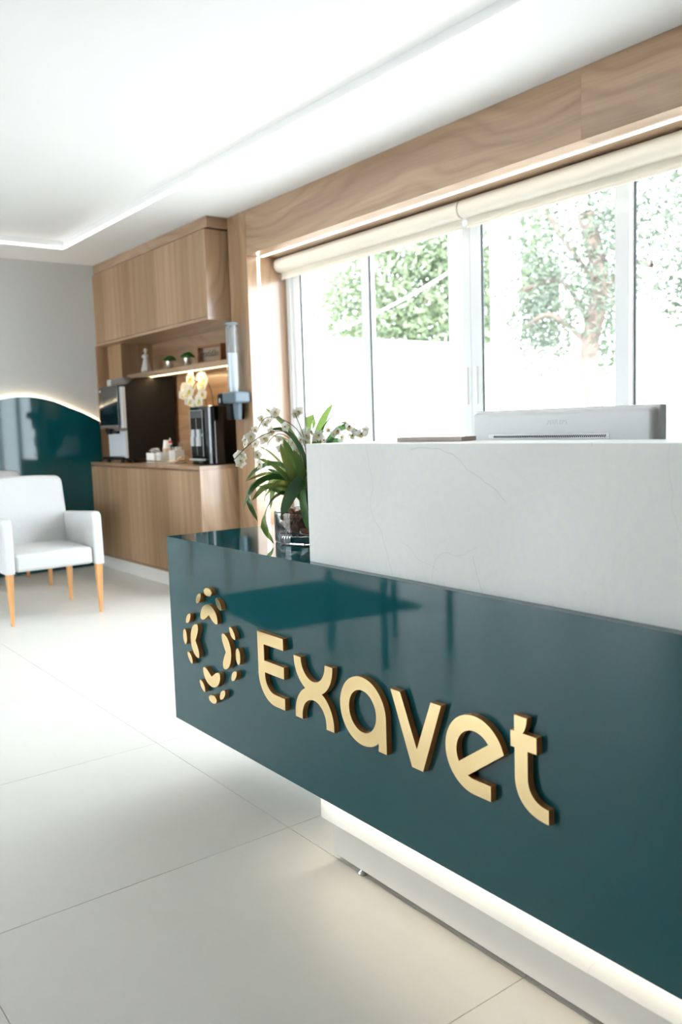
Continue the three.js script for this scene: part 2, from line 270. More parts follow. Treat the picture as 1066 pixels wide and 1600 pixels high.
// ---------------------------------------------------------------- reception desk
const DF = -1.235, DL = -2.608, DR = 0.95, DT = 0.8295, DB = 0.209;
{
  const t = thing('reception_desk', 'glossy teal reception desk with white stone screen and recessed plinth', 'desk', 0, 0, 0);
  part(t, 'desk_body', bb(DL, DR, DB, DT, -1.86, DF, 0, 'x'), M.teal);
  const sc = part(t, 'stone_screen', bb(-1.811, DR - 0.02, DT + 0.0002, 1.1345, -1.288, -1.2585, 0, 'x'), M.marble);
  part(sc, 'stone_ledge', bb(-1.8105, DR - 0.02, 1.104, 1.1345, -1.45, -1.2885, 0.0015, 'x'), M.marble);
  part(sc, 'stone_return', bb(-1.8105, -1.781, DT + 0.0005, 1.1035, -1.45, -1.2885, 0.0015, 'y'), M.marble);
  const up = part(t, 'plinth_upper', bb(-1.819, DR - 0.1, 0.128, DB - 0.001, -1.80, -1.27, 0.0015, 'x'), M.marble);
  up.userData.label = 'white stone upper plinth under the teal body';
  const lo = part(t, 'plinth_lower', bb(-1.806, DR - 0.1, 0.020, 0.127, -1.78, -1.301, 0.0015, 'x'), M.plinth);
  for (const x of [-1.70, -0.9, 0.2]) part(lo, 'levelling_foot', lathe([[0, 0.0], [0.013, 0.0], [0.014, 0.004], [0.011, 0.009], [0.006, 0.011], [0.006, 0.024], [0, 0.024]], 16), M.steel, x, 0.0002, -1.315);
  for (const z of [-1.45, -1.62]) part(lo, 'screw_cap', new THREE.CylinderGeometry(0.007, 0.007, 0.004, 16).rotateZ(Math.PI / 2), M.plasticWhite, -1.808, 0.085, z);
  const ls = part(t, 'light_strip', merge([bb(-1.81, DR - 0.1, DB - 0.004, DB + 0.001, -1.248, -1.240, 0), bb(-1.835, -1.827, DB - 0.004, DB + 0.001, -1.80, -1.2655, 0)]), M.ledDesk);
  areaLight(t, lin(1, 0.86, 0.66), 9.5, DR + 1.7, 0.008, V((DR - 0.1 - 1.81) / 2, DB - 0.006, -1.244), V((DR - 0.1 - 1.81) / 2, -1, -1.2441));
  areaLight(t, lin(1, 0.87, 0.68), 13, 0.008, 0.53, V(-1.831, DB - 0.006, -1.533), V(-1.831, -1, -1.5331));
}
// lettering on the front
const FONT = await new FontLoader().loadAsync('fonts/droid/droid_sans_bold.typeface.json');
const SERIF = await new FontLoader().loadAsync('fonts/droid/droid_serif_regular.typeface.json');
{
  const T = 0.016, base = [-1.76, 0.415];
  const sign = thing('company_lettering', 'raised gold letters reading Exavet on the desk front', 'lettering', 0, 0, DF);
  const put = (shape, label) => { const o = part(sign, 'letter', ext(shape, T, 0.0006, 28), [M.gold, M.goldSide], 0, 0, 0.0003); o.userData.label = label; };
  { // E
    const x0 = -2.028, x1 = -1.8957, s = new THREE.Shape(), R = 0.083, q = 0.046;
    s.moveTo(x0, 0.614); s.lineTo(x0, 0.415 + R); s.absarc(x0 + R, 0.415 + R, R, Math.PI, 1.5 * Math.PI, false); s.lineTo(x1, 0.415); s.lineTo(x1, 0.4483); s.lineTo(x0 + 0.0345 + q, 0.4483); s.absarc(x0 + 0.0345 + q, 0.4483 + q, q, 1.5 * Math.PI, Math.PI, true);
    s.lineTo(x0 + 0.0345, 0.5013); s.lineTo(x1, 0.5013); s.lineTo(x1, 0.5354); s.lineTo(x0 + 0.0335, 0.5354); s.lineTo(x0 + 0.0335, 0.5807); s.lineTo(x1, 0.5807); s.lineTo(x1, 0.614); s.closePath(); put(s, 'gold capital letter E');
  }
  { // x: two crossing half rings
    const cx = -1.7604, R = 0.0862, q = 0.0527, ya = 0.5795, yb = 0.4242, h = (ya - yb) / 2, a = Math.acos(Math.min(1, h / R)), s = new THREE.Shape();
    s.moveTo(cx - R, 0.581); s.lineTo(cx - q, 0.581); s.absarc(cx, ya, q, Math.PI, 2 * Math.PI, false); s.lineTo(cx + q, 0.581); s.lineTo(cx + R, 0.581);
    s.absarc(cx, ya, R, 0, -Math.PI / 2 + a, true); s.absarc(cx, yb, R, Math.PI / 2 - a, 0, true); s.lineTo(cx + R, 0.4142); s.lineTo(cx + q, 0.4142); s.lineTo(cx + q, yb); s.absarc(cx, yb, q, 0, Math.PI, false); s.lineTo(cx - q, 0.4142); s.lineTo(cx - R, 0.4142);
    s.absarc(cx, yb, R, Math.PI, Math.PI / 2 + a, true); s.absarc(cx, ya, R, 1.5 * Math.PI - a, Math.PI, true); s.closePath(); put(s, 'gold letter x of two arcs');
  }
  { // a
    const cx = -1.5588, cy = 0.4995, R = 0.0845, q = 0.0513, s = new THREE.Shape();
    const a0 = -Math.acos((-1.5012 - cx) / 0.0865);
    s.moveTo(-1.471, 0.4175); s.lineTo(-1.471, cy); s.absellipse(cx, cy, 0.0878, R, 0, 2 * Math.PI + a0, false, 0); s.lineTo(-1.5012, 0.4175); s.closePath();
    const hole = new THREE.Path(); hole.absarc(cx, cy, q, 0, 2 * Math.PI, true); s.holes.push(hole); put(s, 'gold letter a with round bowl');
  }
  put(poly([[-1.4531, 0.581], [-1.4196, 0.581], [-1.3674, 0.4625], [-1.3198, 0.581], [-1.2867, 0.581], [-1.3477, 0.4163], [-1.3844, 0.4163]]), 'gold letter v');
  { // e with a slanting bar
    const cx = -1.192, cy = 0.5, R = 0.0838, q = 0.0508, s = new THREE.Shape();
    const a1 = Math.atan2(0.5222 - cy, -1.1164 - cx);
    s.moveTo(cx + R * Math.cos(a1), cy + R * Math.sin(a1)); s.absellipse(cx, cy, R + 0.0005, R, a1, 1.5 * Math.PI, false, 0); s.lineTo(-1.147, cy - R); s.lineTo(-1.147, cy - q); s.lineTo(cx + 0.004, cy - q); s.absarc(cx, cy, q, -Math.PI / 2 + 0.05, -Math.PI / 2 - 0.37, true); s.closePath();
    const h = new THREE.Path(), b0 = Math.atan2(0.5325 - cy, -1.1547 - cx), b1 = Math.atan2(0.4768 - cy, -1.2346 - cx) + 2 * Math.PI;
    h.moveTo(cx + q * Math.cos(b0), cy + q * Math.sin(b0)); h.absarc(cx, cy, q, b0, b1, false); h.closePath(); s.holes.push(h); put(s, 'gold letter e with slanted bar');
  }
  { // t
    const s = new THREE.Shape();
    s.moveTo(-1.0848, 0.6148); s.lineTo(-1.0526, 0.6148); s.quadraticCurveTo(-1.0532, 0.594, -1.0626, 0.5826); s.lineTo(-1.029, 0.5826); s.lineTo(-1.029, 0.549); s.lineTo(-1.0511, 0.549); s.lineTo(-1.0511, 0.499); s.bezierCurveTo(-1.0511, 0.466, -1.030, 0.4503, -1.001, 0.4503); s.lineTo(-1.001, 0.4206);
    s.bezierCurveTo(-1.05, 0.4206, -1.0842, 0.445, -1.0842, 0.495); s.lineTo(-1.0842, 0.549); s.lineTo(-1.0943, 0.549); s.lineTo(-1.0943, 0.5826); s.lineTo(-1.0848, 0.5826); s.closePath(); put(s, 'gold letter t');
  }
  const em = thing('paw_emblem', 'gold ring emblem of four bean shapes and twelve pads', 'emblem', -2.309, 0.516, DF);
  const closed = (pts, sharp) => { const s = new THREE.Shape(); s.moveTo(...pts[0]); const n = pts.length; // Catmull-Rom spans; no smoothing through the sharp point
    for (let i = 0; i < n; i++) { const p0 = pts[(i + n - 1) % n], p1 = pts[i], p2 = pts[(i + 1) % n], p3 = pts[(i + 2) % n], k = 1 / 6, c1 = i === sharp ? p1 : [p1[0] + (p2[0] - p0[0]) * k, p1[1] + (p2[1] - p0[1]) * k], c2 = (i + 1) % n === sharp ? p2 : [p2[0] - (p3[0] - p1[0]) * k, p2[1] - (p3[1] - p1[1]) * k]; s.bezierCurveTo(...c1, ...c2, ...p2); } return s; };
  const half = [[0, 0.0965], [0.0255, 0.0805], [0.042, 0.0755], [0.0535, 0.079], [0.0535, 0.094], [0.043, 0.112], [0.024, 0.1245], [0, 0.1295]], bean = [...half, ...half.slice(1, -1).reverse().map(([x, y]) => [-x, y])];
  const tear = [[0.049, 0.157], [0.064, 0.153], [0.077, 0.141], [0.082, 0.127], [0.073, 0.123], [0.057, 0.131], [0.048, 0.145]], mid = [[-0.026, 0.167], [-0.017, 0.178], [0, 0.1815], [0.018, 0.178], [0.025, 0.168], [0.015, 0.158], [0, 0.1555], [-0.015, 0.157]];
  for (let k = 0; k < 4; k++) {
    const rot = (p) => p.map(([x, y]) => { const c = Math.cos(k * Math.PI / 2), s = Math.sin(k * Math.PI / 2); return [x * c - y * s, x * s + y * c]; });
    part(em, 'bean', ext(closed(rot(bean), 0), T, 0.0006, 8), [M.gold, M.goldSide], 0, 0, 0.0003);
    part(em, 'pad', ext(closed(rot(mid)), T, 0.0006, 6), [M.gold, M.goldSide], 0, 0, 0.0003);
    part(em, 'pad', ext(closed(rot(tear)), T, 0.0006, 6), [M.gold, M.goldSide], 0, 0, 0.0003);
    part(em, 'pad', ext(closed(rot(tear.map(([x, y]) => [-x, y]).reverse())), T, 0.0006, 6), [M.gold, M.goldSide], 0, 0, 0.0003);
  }
}
// monitor seen from behind
{
  const t = thing('monitor', 'white computer monitor seen from behind above the stone screen', 'monitor', -1.308, DT, -1.65);
  const sh = new THREE.Shape(); const w = 0.268; sh.moveTo(-w, 0.045); sh.lineTo(w, 0.045); sh.lineTo(w, 0.374); sh.lineTo(-w, 0.374); sh.closePath();
  part(t, 'housing', bb(-w, w, 0.045, 0.374, -0.012, 0.012, 0.004), M.plasticWhite);
  const back = part(t, 'back_cover', new RoundedBoxGeometry(0.526, 0.32, 0.03, 3, 0.012).translate(0, 0.2095, 0.018), M.plasticWhite);
  part(back, 'vent_recess', bb(-0.205, 0.155, 0.303, 0.314, 0.0325, 0.0335, 0), M.silver);
  const slots = []; for (let k = 0; k < 62; k++) { const g = new THREE.BoxGeometry(0.0022, 0.006, 0.001); g.rotateZ(-0.6); slots.push(g.translate(-0.185 + k * 0.0054, 0.3085, 0.0339)); }
  part(back, 'vent_slots', merge(slots), M.ink);
  const tg = new TextGeometry('PHILIPS', { font: FONT, size: 0.0115, depth: 0.0012, curveSegments: 4 }); tg.computeBoundingBox(); part(back, 'embossed_lettering', tg.translate(-tg.boundingBox.max.x / 2, 0, 0), M.plasticWhite, 0.01, 0.336, 0.0328);
  part(t, 'screen', bb(-0.258, 0.258, 0.06, 0.365, -0.0135, -0.0118, 0), M.gloss);
  part(t, 'stand', merge([bb(-0.03, 0.03, 0.01, 0.16, 0.02, 0.045, 0.004), new THREE.CylinderGeometry(0.11, 0.115, 0.012, 40).translate(0, 0.0062, 0.02)]), M.plasticWhite);
}
{
  const g = mapUV(new RoundedBoxGeometry(0.2, 0.010, 0.055, 1, 0.001), 'x'); const o = single('folder', 'thin tan folder lying on the white stone ledge beside monitor', 'folder', g, std({ color: lin(0.66, 0.54, 0.46), roughness: 0.7 }), -1.50, 1.1398, -1.42); o.rotation.y = 0.12;
}

// ---------------------------------------------------------------- orchid in a glass vase on the desk
const OC = V(-2.135, DT + 0.0006, -1.50);
const leafMats = [[0.17, 0.27, 0.07], [0.08, 0.19, 0.06], [0.30, 0.36, 0.09], [0.05, 0.13, 0.05]].map((c) => phy({ color: lin(...c), roughness: 0.42, transmission: 0.3, thickness: 0, side: THREE.DoubleSide }));
const Rv = V(Math.cos(0.9252), 0, -Math.sin(0.9252)), Dv = V(-Math.sin(0.9252), 0, -Math.cos(0.9252));   // picture-right and away, only used to lay the stems out round the vase
const loc = (a, b, c = 0) => V(0, b, 0).addScaledVector(Rv, a).addScaledVector(Dv, c);
function strap(pts, w, fold = 0.25, n = 16, twist = 0) {                     // strap leaf along a curve, folded on its midrib, with thickness
  const c = new THREE.CatmullRomCurve3(pts), pos = [], idx = []; const up = V(0, 1, 0);
  for (let i = 0; i <= n; i++) {
    const t = i / n, p = c.getPointAt(t), d = c.getTangentAt(t); let s = d.clone().cross(up); if (s.lengthSq() < 0.01) s.copy(Rv); s.normalize(); s.applyAxisAngle(d, twist); const m = s.clone().cross(d).normalize(), k = w * Math.min(1, 0.55 + 1.6 * t) * Math.pow(Math.max(0, 1 - Math.pow(t, 5)), 0.6) * (t > 0.98 ? 0.15 : 1);
    for (const [q, h] of [[-1, fold], [0, 0], [1, fold]]) { const a = p.clone().addScaledVector(s, q * k).addScaledVector(m, h * k); pos.push(a.x, a.y, a.z); }
    if (i < n) { const b = i * 3; for (const j of [0, 1]) idx.push(b + j, b + j + 3, b + j + 1, b + j + 1, b + j + 3, b + j + 4); }
  }
  const g = new THREE.BufferGeometry(); g.setAttribute('position', new THREE.Float32BufferAttribute(pos, 3)); g.setIndex(idx); g.computeVertexNormals(); return g;
}
function petal(len, wid, bend, wave = 0) { const g = new THREE.PlaneGeometry(1, 1, 4, 5), p = g.attributes.position; for (let i = 0; i < p.count; i++) { const u = p.getX(i) * 2, v = p.getY(i) + 0.5, k = Math.sin(Math.PI * Math.pow(v, 0.75)) * 0.5 + 0.05 * (1 - v); p.setXYZ(i, u * wid * k, v * len, bend * v * v * len + wave * u * u * wid); } g.computeVertexNormals(); return g; }
const flowerMat = phy({ vertexColors: true, roughness: 0.6, transmission: 0.35, thickness: 0, side: THREE.DoubleSide });
function flowerGeo(size, broad, lipCol, throat, white = [0.93, 0.92, 0.86]) {
  const out = [], tint = (g, f) => paint(g, f);
  for (let k = 0; k < 5; k++) { const side = k === 1 || k === 4, g = petal(size * (side ? 0.55 : 0.5), size * (side ? broad * 1.25 : broad), rr(-0.25, 0.2), 0.06); g.rotateZ(k * Math.PI * 2 / 5 + (side ? (k === 1 ? 0.1 : -0.1) : 0)); out.push(tint(g, (x, y) => { const r = Math.hypot(x, y) / (size * 0.5); return r < 0.18 ? throat : white; })); }
  const lip = petal(size * 0.36, size * 0.36, 0.7); lip.rotateZ(Math.PI).translate(0, 0.01 * size, size * 0.04); out.push(tint(lip, () => lipCol));
  out.push(tint(new THREE.SphereGeometry(size * 0.07, 8, 6).translate(0, 0, size * 0.05), () => throat));
  return merge(out);
}
{
  const t = thing('orchid_plant', 'leafy orchid with small white and yellow flowers in glass vase', 'plant', OC.x, OC.y, OC.z);
  const px = 2.585 / 1335.7, P = (x, y, c = 0) => loc((x - 490) * px, (846 - y) * px, c), B = (c = 0, dx = 0) => P(489 + dx, 806, c);
  const L = [ // tip last: picture layout of each strap leaf, width, tone, depth offset
    [[[480, 752], [466, 757], [444, 799]], 9, 3, -0.10], [[[484, 742], [478, 775], [484, 822]], 6, 1, -0.11], [[[470, 765], [438, 771], [421, 790], [416, 820], [430, 844]], 6.5, 0, -0.07], [[[455, 748], [423, 744], [400, 758], [392, 778], [405, 811]], 5, 1, -0.04],
    [[[450, 742], [413, 747], [395, 758], [386, 776], [379, 798]], 5, 1, 0.02], [[[462, 735], [440, 737], [424, 752], [415, 770], [411, 788]], 7, 2, 0.05], [[[465, 765], [447, 749], [423, 738], [404, 742], [388, 748]], 4.5, 2, 0.0], [[[470, 745], [455, 731], [430, 722], [406, 730], [387, 749]], 5.5, 1, -0.03],
    [[[472, 765], [448, 732], [424, 706], [405, 694]], 5.5, 2, 0.04], [[[484, 735], [466, 690], [443, 657], [417, 634]], 7.5, 0, 0.06], [[[482, 730], [466, 686], [446, 669], [422, 670]], 4.5, 3, -0.02], [[[480, 730], [462, 698], [446, 686], [425, 678]], 4.5, 2, 0.08], [[[478, 750], [460, 712], [450, 683]], 7, 0, -0.05],
    [[[488, 735], [486, 690], [488, 655], [496, 649], [494, 672]], 6.5, 0, 0.05], [[[494, 735], [500, 690], [512, 655], [528, 630]], 7, 0, 0.03], [[[496, 735], [505, 680], [521, 655], [543, 632]], 1.6, 1, 0.0], [[[468, 768], [450, 770], [430, 761], [408, 754]], 5, 1, -0.06], [[[474, 756], [455, 725], [444, 704]], 7, 2, 0.0],
    [[[505, 740], [520, 690], [545, 668], [575, 690]], 6, 1, 0.04], [[[505, 750], [530, 715], [560, 720], [580, 760]], 6, 0, -0.02], [[[500, 740], [515, 700], [535, 690], [552, 735]], 6, 3, 0.08], [[[476, 748], [470, 715], [474, 690]], 6, 3, 0.09], [[[485, 745], [492, 700], [507, 672]], 5, 3, 0.1], [[[466, 756], [440, 745], [425, 765], [418, 800]], 5, 0, 0.09], [[[470, 757], [452, 752], [436, 742], [414, 733]], 5, 3, 0.1], [[[476, 770], [462, 740], [452, 712], [446, 690]], 6, 2, -0.08], [[[470, 772], [450, 742], [432, 722], [412, 712]], 5, 0, -0.08], [[[474, 770], [458, 756], [438, 752], [420, 770]], 5.5, 2, -0.1], [[[480, 760], [474, 725], [466, 700]], 6.5, 0, -0.09], [[[482, 765], [480, 735], [476, 705]], 6, 2, -0.06], [[[466, 770], [444, 758], [420, 756], [400, 775]], 4.5, 0, -0.09],
  ];
  for (const [pts, w, tone, c] of L) { const n = pts.length; part(t, 'leaf', strap([B(c * 0.3, rr(-8, 6)), ...pts.map(([x, y], i) => P(x, y, c * (i + 1) / n + c * 0.2))], w * px * 1.2, 0.22, 16, rr(0.5, 1.15) * (rnd() < 0.8 ? 1 : -1)), leafMats[tone]); }
  const stemMat = std({ color: lin(0.14, 0.12, 0.05), roughness: 0.6 });
  const stems = [[[484, 735], [474, 690], [450, 672], [425, 675], [400, 690], [378, 712]], [[486, 735], [474, 676], [450, 655], [422, 650], [405, 672]], [[478, 735], [462, 690], [440, 676], [420, 690], [412, 722]], [[490, 735], [480, 680], [470, 648]], [[496, 735], [500, 690], [520, 668], [545, 662], [560, 672], [578, 682]], [[498, 735], [508, 694], [530, 680], [552, 684]]];
  stems.forEach((s, i) => part(t, 'stem', tube([B(), ...s.map(([x, y], k) => P(x, y, (i % 3 - 1) * 0.03 * k))], 0.0013, 30, 5), stemMat));
  const geos = [0, 1, 2, 3].map(() => flowerGeo(0.036, 0.42, [0.78, 0.70, 0.42], [0.55, 0.36, 0.06])), geoSpot = flowerGeo(0.036, 0.42, [0.72, 0.58, 0.25], [0.26, 0.05, 0.03]);
  const F = [[389, 683], [386, 691], [374, 708], [380, 706], [379, 716], [383, 711], [377, 720], [405, 668], [406, 690], [413, 651], [420, 660], [433, 647], [437, 642], [424, 655], [453, 665], [462, 690], [468, 646], [473, 642], [405, 708], [411, 722], [440, 684], [449, 693], [443, 699], [458, 702], [471, 700], [478, 675], [484, 680], [492, 674], [497, 683], [504, 680], [511, 688], [520, 672], [527, 679], [534, 674], [540, 684], [546, 662], [552, 668], [556, 682], [562, 676], [570, 680], [577, 674], [483, 690], [475, 686], [500, 692], [430, 672], [398, 679], [416, 683]];
  F.forEach(([x, y], i) => { const f = part(t, 'flower', x > 470 && i % 3 === 0 ? geoSpot : geos[i % 4], flowerMat); f.position.copy(P(x, y, rr(-0.05, 0.05))); f.rotation.set(rr(-0.6, 0.5), 0.93 + rr(-0.9, 0.9), rr(-1, 1)); f.scale.setScalar(rr(0.7, 1.12)); });
  const v = single('glass_vase', 'clear round glass vase filled with brown bark chips', 'vase', lathe([[0, 0], [0.114, 0], [0.118, 0.004], [0.118, 0.094], [0.1165, 0.096], [0.115, 0.094], [0.115, 0.006], [0, 0.006]], 64), phy({ color: 0xffffff, transmission: 1, thickness: 0.003, roughness: 0.0, ior: 1.45 }), OC.x, OC.y, OC.z);
  const barkMats = [[0.22, 0.095, 0.06], [0.30, 0.14, 0.09], [0.15, 0.065, 0.04], [0.38, 0.21, 0.15]].map((c) => std({ color: lin(...c), roughness: 0.85 })), shapes = [];
  for (let k = 0; k < 6; k++) { const g = new THREE.IcosahedronGeometry(0.0175, 1), p = g.attributes.position; const sc = V(rr(0.8, 1.3), rr(0.5, 0.9), rr(0.55, 1)); for (let i = 0; i < p.count; i++) { const q = V(p.getX(i), p.getY(i), p.getZ(i)), h = 0.75 + 0.5 * hash(Math.round(q.x * 2000), Math.round(q.y * 2000), k * 7 + Math.round(q.z * 2000)); p.setXYZ(i, q.x * sc.x * h, q.y * sc.y * h, q.z * sc.z * h); } const n = g.toNonIndexed(); n.computeVertexNormals(); shapes.push(n); }
  for (let layer = 0; layer < 3; layer++) for (let k = 0; k < 22; k++) { const ring = k < 14, a = ring ? k / 14 * 6.283 + layer * 0.3 : (k - 14) / 8 * 6.283, r = ring ? 0.085 : 0.042; const o = single('bark_chip', 'brown bark chip packed inside the glass vase', 'bark chip', shapes[(k * 5 + layer) % 6], barkMats[Math.floor(rnd() * 4)], OC.x + Math.cos(a) * r, OC.y + 0.026 + layer * 0.027 + rr(-0.004, 0.004), OC.z + Math.sin(a) * r, 'bark chips in the glass vase'); o.rotation.set(rr(0, 6), rr(0, 6), rr(0, 6)); }
}

// ---------------------------------------------------------------- armchairs
function armchair(label, x, z, turn = 0) {        // faces +x; origin under the middle of the seat
  const t = thing('armchair', label, 'armchair', x, 0, z, 'white leather armchairs'); t.rotation.y = turn;
  const side = new THREE.Shape(); side.moveTo(-0.30, 0.33); side.lineTo(0.312, 0.325); side.lineTo(0.300, 0.62); side.quadraticCurveTo(0.297, 0.667, 0.25, 0.668); side.lineTo(-0.26, 0.640); side.closePath();
  for (const s of [-1, 1]) part(t, 'armrest', ext(side, 0.066, 0.012, 14), M.leather, 0, 0, s > 0 ? 0.253 : -0.319);
  const seat = part(t, 'seat', new RoundedBoxGeometry(0.575, 0.112, 0.498, 4, 0.024), M.leather, 0.012, 0.386, 0);
  part(seat, 'seat_top', (() => { const g = new THREE.BoxGeometry(0.52, 0.03, 0.46, 12, 1, 12), p = g.attributes.position; for (let i = 0; i < p.count; i++) if (p.getY(i) > 0) { const a = p.getX(i) / 0.26, b = p.getZ(i) / 0.23; p.setY(i, 0.015 + 0.016 * Math.max(0, (1 - a * a)) * Math.max(0, 1 - b * b)); } g.computeVertexNormals(); return g; })(), M.leather, 0, 0.042, 0);
  const bs = new THREE.Shape(); bs.moveTo(-0.29, 0); bs.lineTo(0.29, 0); bs.lineTo(0.272, 0.50); bs.quadraticCurveTo(0.268, 0.548, 0.22, 0.552); bs.quadraticCurveTo(0, 0.572, -0.22, 0.552); bs.quadraticCurveTo(-0.268, 0.548, -0.272, 0.50); bs.closePath();
  const b = part(t, 'backrest', ext(bs, 0.11, 0.03, 12).rotateY(Math.PI / 2), M.leather, -0.325, 0.335, 0); b.rotation.z = 0.13; b.position.x = -0.30;
  const leg = lathe([[0, 0], [0.010, 0], [0.0235, 0.333], [0, 0.333]], 4).rotateY(Math.PI / 4);
  const legG = mapUV(leg.toNonIndexed(), 'y'); legG.computeVertexNormals();
  for (const [lx, lz] of [[0.285, 0.285], [0.285, -0.285], [-0.278, 0.285], [-0.278, -0.285]]) { const l = part(t, 'leg', legG, M.beech, lx, 0, lz); l.scale.set(1.25, 1, 1.25); }
  return t;
}
armchair('white leather armchair with pale wooden legs, the front one of two', -5.70, -1.782);
armchair('white leather armchair against the teal wall panel, mostly hidden', -6.95, -1.868);
armchair('white leather armchair across the room, mirrored in the desk front', -5.62, 0.80, Math.PI / 2);
single('floor_mat', 'dark teal floor mat mirrored in the desk front', 'mat', bb(-0.6, 0.6, 0, 0.012, -0.55, 0.55, 0.004), std({ color: lin(0.012, 0.07, 0.085), roughness: 0.95 }), -4.68, 0.0002, 0.73).rotation.y = 0.12;
{
  const t = thing('side_table', 'small white side table with dark legs mirrored in desk front', 'table', -3.35, 0, 0.35);
  part(t, 'tabletop', bb(-0.25, 0.25, 0.43, 0.46, -0.25, 0.25, 0.004), M.offWhite);
  for (const [a, b] of [[-0.22, -0.22], [0.22, -0.22], [-0.22, 0.22], [0.22, 0.22]]) part(t, 'leg', bb(a - 0.014, a + 0.014, 0, 0.43, b - 0.014, b + 0.014, 0.002), M.black);
}

// ---------------------------------------------------------------- coffee counter
const CT = 0.9262;
{
  const t = thing('coffee_machine', 'tall black automatic coffee machine with glossy screen panel', 'coffee machine', -6.62, CT, -2.84);
  const prof = poly([[0, 0.03], [0.43, 0.03], [0.43, 0.708], [0.10, 0.692], [0.015, 0.628], [0, 0.60]]);
  part(t, 'body', ext(prof, 0.40, 0.006).rotateY(Math.PI / 2).translate(-0.40, 0, 0), M.black);
  part(t, 'front_column', merge([bb(-0.17, -0.092, 0.285, 0.62, 0.001, 0.036, 0.006), bb(-0.082, -0.004, 0.285, 0.62, 0.001, 0.036, 0.006), bb(-0.075, -0.004, 0.04, 0.284, 0.001, 0.02, 0.004)]), M.paleGrey);
  part(t, 'column_base', bb(-0.172, -0.003, 0.262, 0.286, 0.001, 0.045, 0.004), M.smoke);
  const sc = part(t, 'screen_panel', bb(-0.44, -0.04, 0.312, 0.632, 0.037, 0.056, 0.006), M.gloss);
  part(sc, 'screen', bb(-0.35, -0.14, 0.40, 0.545, 0.0562, 0.0568, 0), phy({ color: lin(0.02, 0.03, 0.035), roughness: 0.1 }));
  part(sc, 'maker_mark', merge([bb(-0.425, -0.405, 0.592, 0.602, 0.0562, 0.0566, 0), bb(-0.400, -0.385, 0.592, 0.602, 0.0562, 0.0566, 0)]), M.paper);
  part(t, 'outlet_hood', bb(-0.43, -0.05, 0.282, 0.312, 0.003, 0.058, 0.01), M.smoke);
  part(t, 'outlet', merge([new THREE.CylinderGeometry(0.035, 0.02, 0.05, 20).translate(-0.30, 0.262, 0.035), new THREE.CylinderGeometry(0.03, 0.03, 0.03, 20).translate(-0.16, 0.255, 0.035)]), M.black);
  part(t, 'outlet_mark', bb(-0.306, -0.294, 0.262, 0.292, 0.0585, 0.0605, 0.0008), M.red);
  part(t, 'splash_panel', bb(-0.385, -0.08, 0.05, 0.27, 0.001, 0.010, 0.003), M.paleGrey);
  part(t, 'drip_tray', bb(-0.44, -0.03, 0.024, 0.048, -0.01, 0.050, 0.004), M.black);
  for (const [x, z] of [[-0.09, 0.02], [-0.39, 0.02], [-0.05, -0.06], [-0.05, -0.38], [-0.37, -0.38]]) part(t, 'foot', new THREE.CylinderGeometry(0.016, 0.018, 0.031, 16), M.black, x, 0.0157, z);
  part(t, 'bean_hopper', merge([bb(-0.33, -0.03, 0.63, 0.70, -0.08, 0.012, 0.028, 'y', 4)]), M.smoke);
  part(t, 'hopper_lid', bb(-0.338, -0.265, 0.635, 0.692, -0.02, 0.020, 0.01), M.silver);
}
{
  const t = thing('water_dispenser', 'glossy black countertop water dispenser with two grey levers', 'water dispenser', -5.57, CT, -3.06);
  const s = new THREE.Shape(); s.moveTo(-0.16, -0.14); s.lineTo(0.17, -0.14); s.lineTo(0.17, 0.08); s.quadraticCurveTo(0.17, 0.115, 0.13, 0.125); s.quadraticCurveTo(0, 0.15, -0.12, 0.125); s.quadraticCurveTo(-0.16, 0.115, -0.16, 0.08); s.closePath();
  part(t, 'body', ext(s, 0.42, 0.008, 14).rotateX(-Math.PI / 2).scale(1, 1, -1).rotateY(0), M.gloss); t.children[0].geometry.computeVertexNormals();
  const g = t.children[0].geometry; { const ix = g.index; const p = g.attributes.position; for (let i = 0; i < p.count; i += 3) for (const a of [p, g.attributes.uv]) { const n = a.itemSize, b = a.array.slice((i + 1) * n, (i + 2) * n); a.array.copyWithin((i + 1) * n, (i + 2) * n, (i + 3) * n); a.array.set(b, (i + 2) * n); } g.computeVertexNormals(); }
  part(t, 'front_recess', bb(-0.10, 0.085, 0.06, 0.335, 0.128, 0.142, 0.006), M.black);
  part(t, 'control_panel', bb(-0.10, 0.085, 0.335, 0.392, 0.128, 0.1435, 0.005), std({ color: lin(0.10, 0.105, 0.105), roughness: 0.25 }));
  part(t, 'panel_trim', merge([bb(-0.10, 0.085, 0.390, 0.3935, 0.1425, 0.1445, 0), bb(0.083, 0.087, 0.06, 0.39, 0.142, 0.1445, 0), bb(-0.102, -0.098, 0.06, 0.39, 0.142, 0.1445, 0), bb(-0.01, -0.007, 0.07, 0.335, 0.142, 0.1445, 0)]), M.silver);
  for (const x of [-0.045, 0.038]) part(t, 'lever', merge([bb(x - 0.022, x + 0.022, 0.19, 0.255, 0.142, 0.158, 0.004), bb(x - 0.018, x + 0.026, 0.135, 0.20, 0.146, 0.168, 0.004)]), M.paleGrey);
  part(t, 'tap_knob', new THREE.CylinderGeometry(0.01, 0.01, 0.03, 14).rotateX(Math.PI / 2), M.silver, 0.072, 0.215, 0.152);
  part(t, 'drip_grille', bb(-0.10, 0.09, 0.03, 0.045, 0.12, 0.165, 0.004), M.silver);
}
